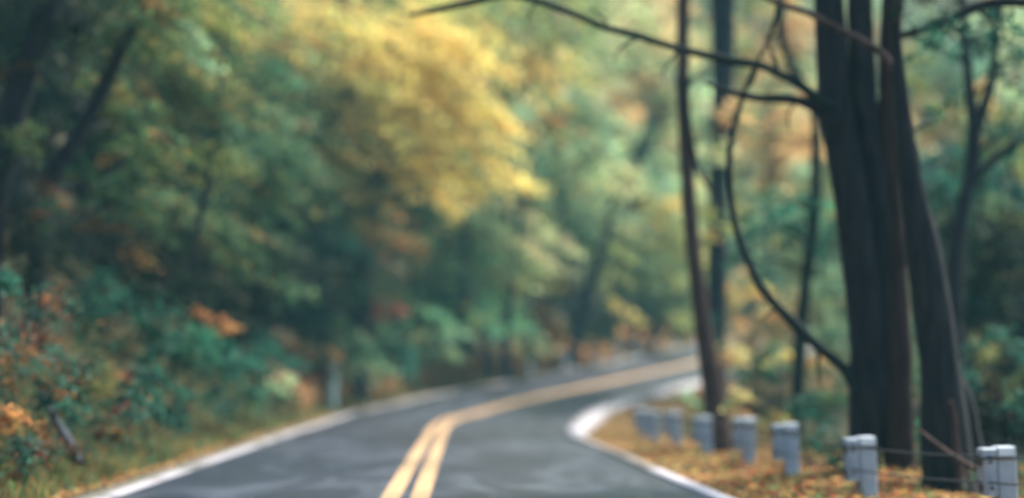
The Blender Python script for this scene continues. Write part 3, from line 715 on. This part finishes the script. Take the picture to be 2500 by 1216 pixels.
for px, D, key in [(-120, 30, 'd'), (40, 33, 'd'), (180, 36, 'd'), (330, 38, 'd'), (480, 42, 'g'), (640, 46, 'd'), (780, 50, 'g'), (-200, 42, 'd'), (60, 46, 'd'), (240, 48, 'g'), (420, 52, 'd'), (560, 56, 'g'),
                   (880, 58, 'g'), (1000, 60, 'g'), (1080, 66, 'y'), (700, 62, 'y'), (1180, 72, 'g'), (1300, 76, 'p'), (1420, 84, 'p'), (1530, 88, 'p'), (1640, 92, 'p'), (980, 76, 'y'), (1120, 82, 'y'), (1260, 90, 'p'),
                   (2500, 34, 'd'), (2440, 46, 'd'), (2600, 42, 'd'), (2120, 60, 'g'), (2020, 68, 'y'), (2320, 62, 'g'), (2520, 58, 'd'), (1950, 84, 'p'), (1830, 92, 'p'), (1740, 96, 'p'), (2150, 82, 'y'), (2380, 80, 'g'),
                   (820, 78, 'y'), (560, 76, 'g'), (300, 68, 'd'), (2700, 60, 'd'), (-300, 60, 'd')]:
    put(key, px, D, random.uniform(.8, 1.15))

# far wooded hillside: one uncountable mass
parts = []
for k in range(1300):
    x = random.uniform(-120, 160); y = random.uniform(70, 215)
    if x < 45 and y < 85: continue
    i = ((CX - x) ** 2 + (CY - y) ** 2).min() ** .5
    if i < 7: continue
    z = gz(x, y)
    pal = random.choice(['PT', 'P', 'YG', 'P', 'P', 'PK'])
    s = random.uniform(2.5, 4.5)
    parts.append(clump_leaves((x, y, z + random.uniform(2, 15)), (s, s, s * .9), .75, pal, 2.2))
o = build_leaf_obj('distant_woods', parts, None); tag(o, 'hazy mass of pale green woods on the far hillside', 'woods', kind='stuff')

# ------------------------------------------------------------------ ground cover: fallen leaves, weeds
def scatter(name, label, cat, n, gen, size, pal, lift, tilt, aspect=.62, up=0.0):
    xy = gen(n); z = ground(xy[:, 0], xy[:, 1])
    C = np.stack([xy[:, 0], xy[:, 1], z + lift + RNG.random(len(xy)) * up], 1)
    N = np.tile([0, 0, 1.], (len(C), 1))
    o = build_leaf_obj(name, [leaves(C, N, size, pick(pal, len(C)), aspect, tilt)], None)
    tag(o, label, cat, kind='stuff')
def strip_pts(s0, s1, u0, u1, bias=1.0):
    def g(n):
        s = s0 + (s1 - s0) * RNG.random(n) ** 1.4
        u = u0 + (u1 - u0) * RNG.random(n) ** bias
        x = np.interp(s, SS, CX); y = np.interp(s, SS, CY); t = np.interp(s, SS, TH)
        return np.stack([x + np.cos(t) * u, y - np.sin(t) * u], 1)
    return g
scatter('fallen_leaves', 'orange and tan fallen leaves carpeting the verge by the guard posts', 'fallen leaves', 90000, strip_pts(-4, 60, W + .10, W + 6.5), .085, 'L', .02, .5)
scatter('fallen_leaves', 'scattered larger russet and yellow leaves lying by the near guard posts', 'fallen leaves', 2600, strip_pts(-2, 14, W + .3, W + 5), .15, 'LR', .03, .5)
scatter('fallen_leaves', 'rusty fallen leaves along the verge below the left bank', 'fallen leaves', 30000, strip_pts(-2, 75, -W - .2, -W - 3.2), .08, 'L', .015, .5)
scatter('undergrowth', 'bank of orange brown brush and leaves behind the far edge line', 'undergrowth', 26000, strip_pts(30, 80, -W - .95, -W - 3.2), .15, 'LB', .03, .8, up=.55)
def weeds(name, label, n, gen, pal, h=.22, wd=.016):
    xy = gen(n); z = ground(xy[:, 0], xy[:, 1])
    C = np.stack([xy[:, 0], xy[:, 1], z], 1); n = len(C)
    a = RNG.uniform(0, 6.28, n); A = np.stack([np.cos(a), np.sin(a), a * 0], 1)
    hh = h * RNG.uniform(.4, 1.3, (n, 1)); lean = RNG.normal(0, .35, (n, 3)) * [1, 1, 0] * hh
    top = C + lean + np.array([0, 0, 1.]) * hh; w_ = wd * RNG.uniform(.6, 1.6, (n, 1))
    V = np.stack([C - A * w_, C + A * w_, top + A * w_ * .2, top - A * w_ * .2], 1).reshape(-1, 3)
    cc = pick(pal, n) * RNG.uniform(.7, 1.3, (n, 1)); ca = np.repeat(np.concatenate([cc, np.ones((n, 1))], 1), 4, axis=0)
    tag(build_leaf_obj(name, [(V, ca)], None), label, 'grass', kind='stuff')
weeds('grass', 'olive and straw coloured grass growing beside the white edge line', 45000, strip_pts(-2, 50, -W - .42, -W - 3.4, .9), 'RG', .17)
weeds('grass', 'sparse weeds among the leaves around the guard posts', 5000, strip_pts(-4, 45, W + .5, W + 7), 'LG', .10)
scatter('undergrowth', 'low leafy undergrowth covering the foot of the left bank', 'undergrowth', 60000, strip_pts(-2, 50, -W - .75, -W - 8), .085, 'GO', .05, .8, up=.38)
scatter('undergrowth', 'low leafy undergrowth on the valley side behind the posts', 'undergrowth', 36000, strip_pts(-4, 70, W + 3.0, W + 14), .10, 'GO', .05, .8, up=.35)

# ------------------------------------------------------------------ guard posts
def at_su(s, u):
    x = np.interp(s, SS, CX); y = np.interp(s, SS, CY); t = np.interp(s, SS, TH)
    X, Y = x + math.cos(t) * u, y - math.sin(t) * u
    return np.array([X, Y, gz(X, Y)]), t
def make_post(label, group):
    r = tag(empty('guard_post', (0, 0, 0)), label, 'guard post', group)
    MB().box((.062, 0, .21), (.18, .17, 1.02), bev=.012).build('post', M['post'], r)
    bl = MB().box((-.098, 0, .485), (.130, .19, .44), bev=.012).build('offset_block', M['block'], r)
    MB().box((-.0305, 0, .49), (.009, .16, .40)).build('seam', M['steel_dark'], r)
    MB().box((.050, -.090, .672), (.135, .014, .072), bev=.004).build('reflector', M['reflector'], r)
    MB().box((-.018, 0, .615), (.352, .205, .022)).build('strap', M['steel_dark'], r)
    for z in (.34, .58):
        MB().tube([(-.10, -.093, z), (-.10, -.108, z)], [.016, .016], 8).build('bolt', M['steel_dark'], r)
        MB().box((-.168, 0, z), (.012, .10, .07)).build('cable_clamp', M['steel_dark'], r)
    return r
bases = [(2432, 13.4, 'nearest guard post at the right edge with a bright white reflector'), (2098, 15.1, 'guard post right in front of the big trunks'),
         (1918, 18.0, 'guard post left of the big trunks below the thin dark trunk'), (1814, 20.7, 'guard post just right of the slender brown trunk'),
         (1714, 24.0, 'guard post just left of the slender brown trunk foot'), (1642, 27.3, 'small light guard post second left of the slender trunk'),
         (1592, 30.2, 'dim guard post near the tip of the inner kerb'), (1566, 32.0, 'leftmost guard post inside the bend')]
gp0 = make_post(bases[0][2], 'guard posts along the inner verge')
posts = []
for i, (px, D, lab) in enumerate(bases):
    p = at(px, 935, D); z = gz(p[0], p[1])
    o = gp0 if i == 0 else copy_tree(gp0, (0, 0, 0), 0, 1)
    o['label'] = lab
    o.location = (p[0], p[1], z - .05); o.scale = (1, 1, 1)
    o.rotation_euler = (random.uniform(-.03, .03), random.uniform(-.03, .03), random.uniform(-.05, .08) + .06)
    posts.append(np.array([p[0], p[1], z]))
p0 = posts[0] + (posts[0] - posts[1]) * 1.0; p0[2] = gz(p0[0], p0[1])
allp = [p0] + posts
for z, lab in ((.58, 'dark upper cable strung along the near guard posts'), (.34, 'dark lower cable strung along the near guard posts')):
    P = []
    for a, b_ in zip(allp[:-1], allp[1:]):
        for t in np.linspace(0, 1, 6)[:-1]:
            q = a * (1 - t) + b_ * t; P.append(q + np.array([-.181, 0, z - .10 * t * (1 - t)]))
    P.append(allp[-1] + np.array([-.181, 0, z]))
    tag(MB().tube(P, [.009] * len(P), 6).build('guard_cable', M['steel_dark'], None, True), lab, 'cable')
# far row on the outer verge
far = [(1290, 'first pale guard post on the far outer verge'), (1378, 'second pale guard post along the far outer verge'), (1450, 'brightest pale post at the middle of the far row'), (1505, 'pale far guard post just right of the brightest one'),
       (1552, 'pale far guard post above the middle of the distant road'), (1600, 'second last pale guard post of the far row'), (1645, 'last visible pale guard post beside the slender trunk')]
fpts = []; farmesh = {}
M['pale_far'] = noisy_mat('pale_weathered_paint', (.38, .42, .45), (.58, .62, .65), 6, .6)
sgrid = np.linspace(40, 80, 400); ug = -W - .45
cand = np.array([[np.interp(s, SS, CX) + math.cos(np.interp(s, SS, TH)) * ug, np.interp(s, SS, CY) - math.sin(np.interp(s, SS, TH)) * ug] for s in sgrid])
cpx = 1250 + F * cand[:, 0] / (cand[:, 1] * math.cos(PITCH))
for px, lab in far:
    i = np.abs(cpx - px).argmin(); x, y = cand[i]; z = gz(x, y)
    o = copy_tree(gp0, (x, y, z), -.5, 1.1); o['label'] = lab; o['group'] = 'pale guard posts along the far outer verge'
    for ch in o.children:
        if ch.name.split('.')[0] in ('post', 'offset_block'):
            ch.data = farmesh.setdefault(ch.name.split('.')[0], ch.data.copy())
            ch.data.materials.clear(); ch.data.materials.append(M['pale_far'])
    fpts.append(np.array([x, y, z]))
P = [q + np.array([.22, -.12, .62]) for q in fpts]
tag(MB().tube(P, [.012] * len(P), 6).build('guard_cable', M['steel_dark'], None, True), 'thin cable along the far pale guard posts', 'cable')

# pale marker post on the left verge
p = at(815, 935, clear_D(815, 40, .6)); z = gz(p[0], p[1])
r = tag(empty('marker_post', (p[0], p[1], z)), 'slim pale green marker post on the left verge in front of the bushes', 'marker post')
MB().box((0, 0, .62), (.21, .14, 1.75), bev=.03).build('post', M['pale_post'], r)
MB().box((0, -.075, 1.02), (.10, .012, .10), bev=.01).build('reflector', M['post'], r)

# grey log poking out of the undergrowth on the bank
lg = [(104, 965, 14, 17.2), (126, 1010, 24, 17.0), (150, 1050, 30, 16.8), (176, 1092, 28, 16.6), (196, 1130, 20, 16.4)]
o_ = at(150, 1050, 16.8)
p, r = spline([at(q[0], q[1], q[3]) - o_ for q in lg], [q[2] / 2 * .8 * px2m(q[3]) for q in lg], .08)
o = MB().tube(p, r, 9, .10).build('broken_log', M['rock'], None, True); o.location = o_.tolist()
tag(o, 'slanted grey broken log half hidden in the undergrowth at lower left', 'log')

# ------------------------------------------------------------------ misty air
HX, HY0, HY1, HZ0, HZ1 = float(max(-gx[0], gx[-1])) + 2, float(gy[0]) - 2, float(gy[-1]) + 2, float(GZ.min()) - 1.0, float(GZ.max()) + 22.0
hb = bpy.data.meshes.new('haze')
hv = [(x, y, z) for z in (HZ0, HZ1) for y in (HY0, HY1) for x in (-HX, HX)]
hb.from_pydata(hv, [], [(0, 2, 3, 1), (4, 5, 7, 6), (0, 1, 5, 4), (2, 6, 7, 3), (0, 4, 6, 2), (1, 3, 7, 5)])
hm = bpy.data.materials.new('air'); hm.use_nodes = True; hm.node_tree.nodes.clear()
ho = hm.node_tree.nodes.new('ShaderNodeOutputMaterial'); pv = hm.node_tree.nodes.new('ShaderNodeVolumePrincipled')
pv.inputs['Density'].default_value = .0008; pv.inputs['Color'].default_value = (.35, .85, 1.0, 1)
hm.node_tree.links.new(pv.outputs[0], ho.inputs['Volume'])
tag(link_mesh('haze', hb, hm), 'thin bluish mist hanging in the air of the wooded valley', 'haze', kind='stuff')
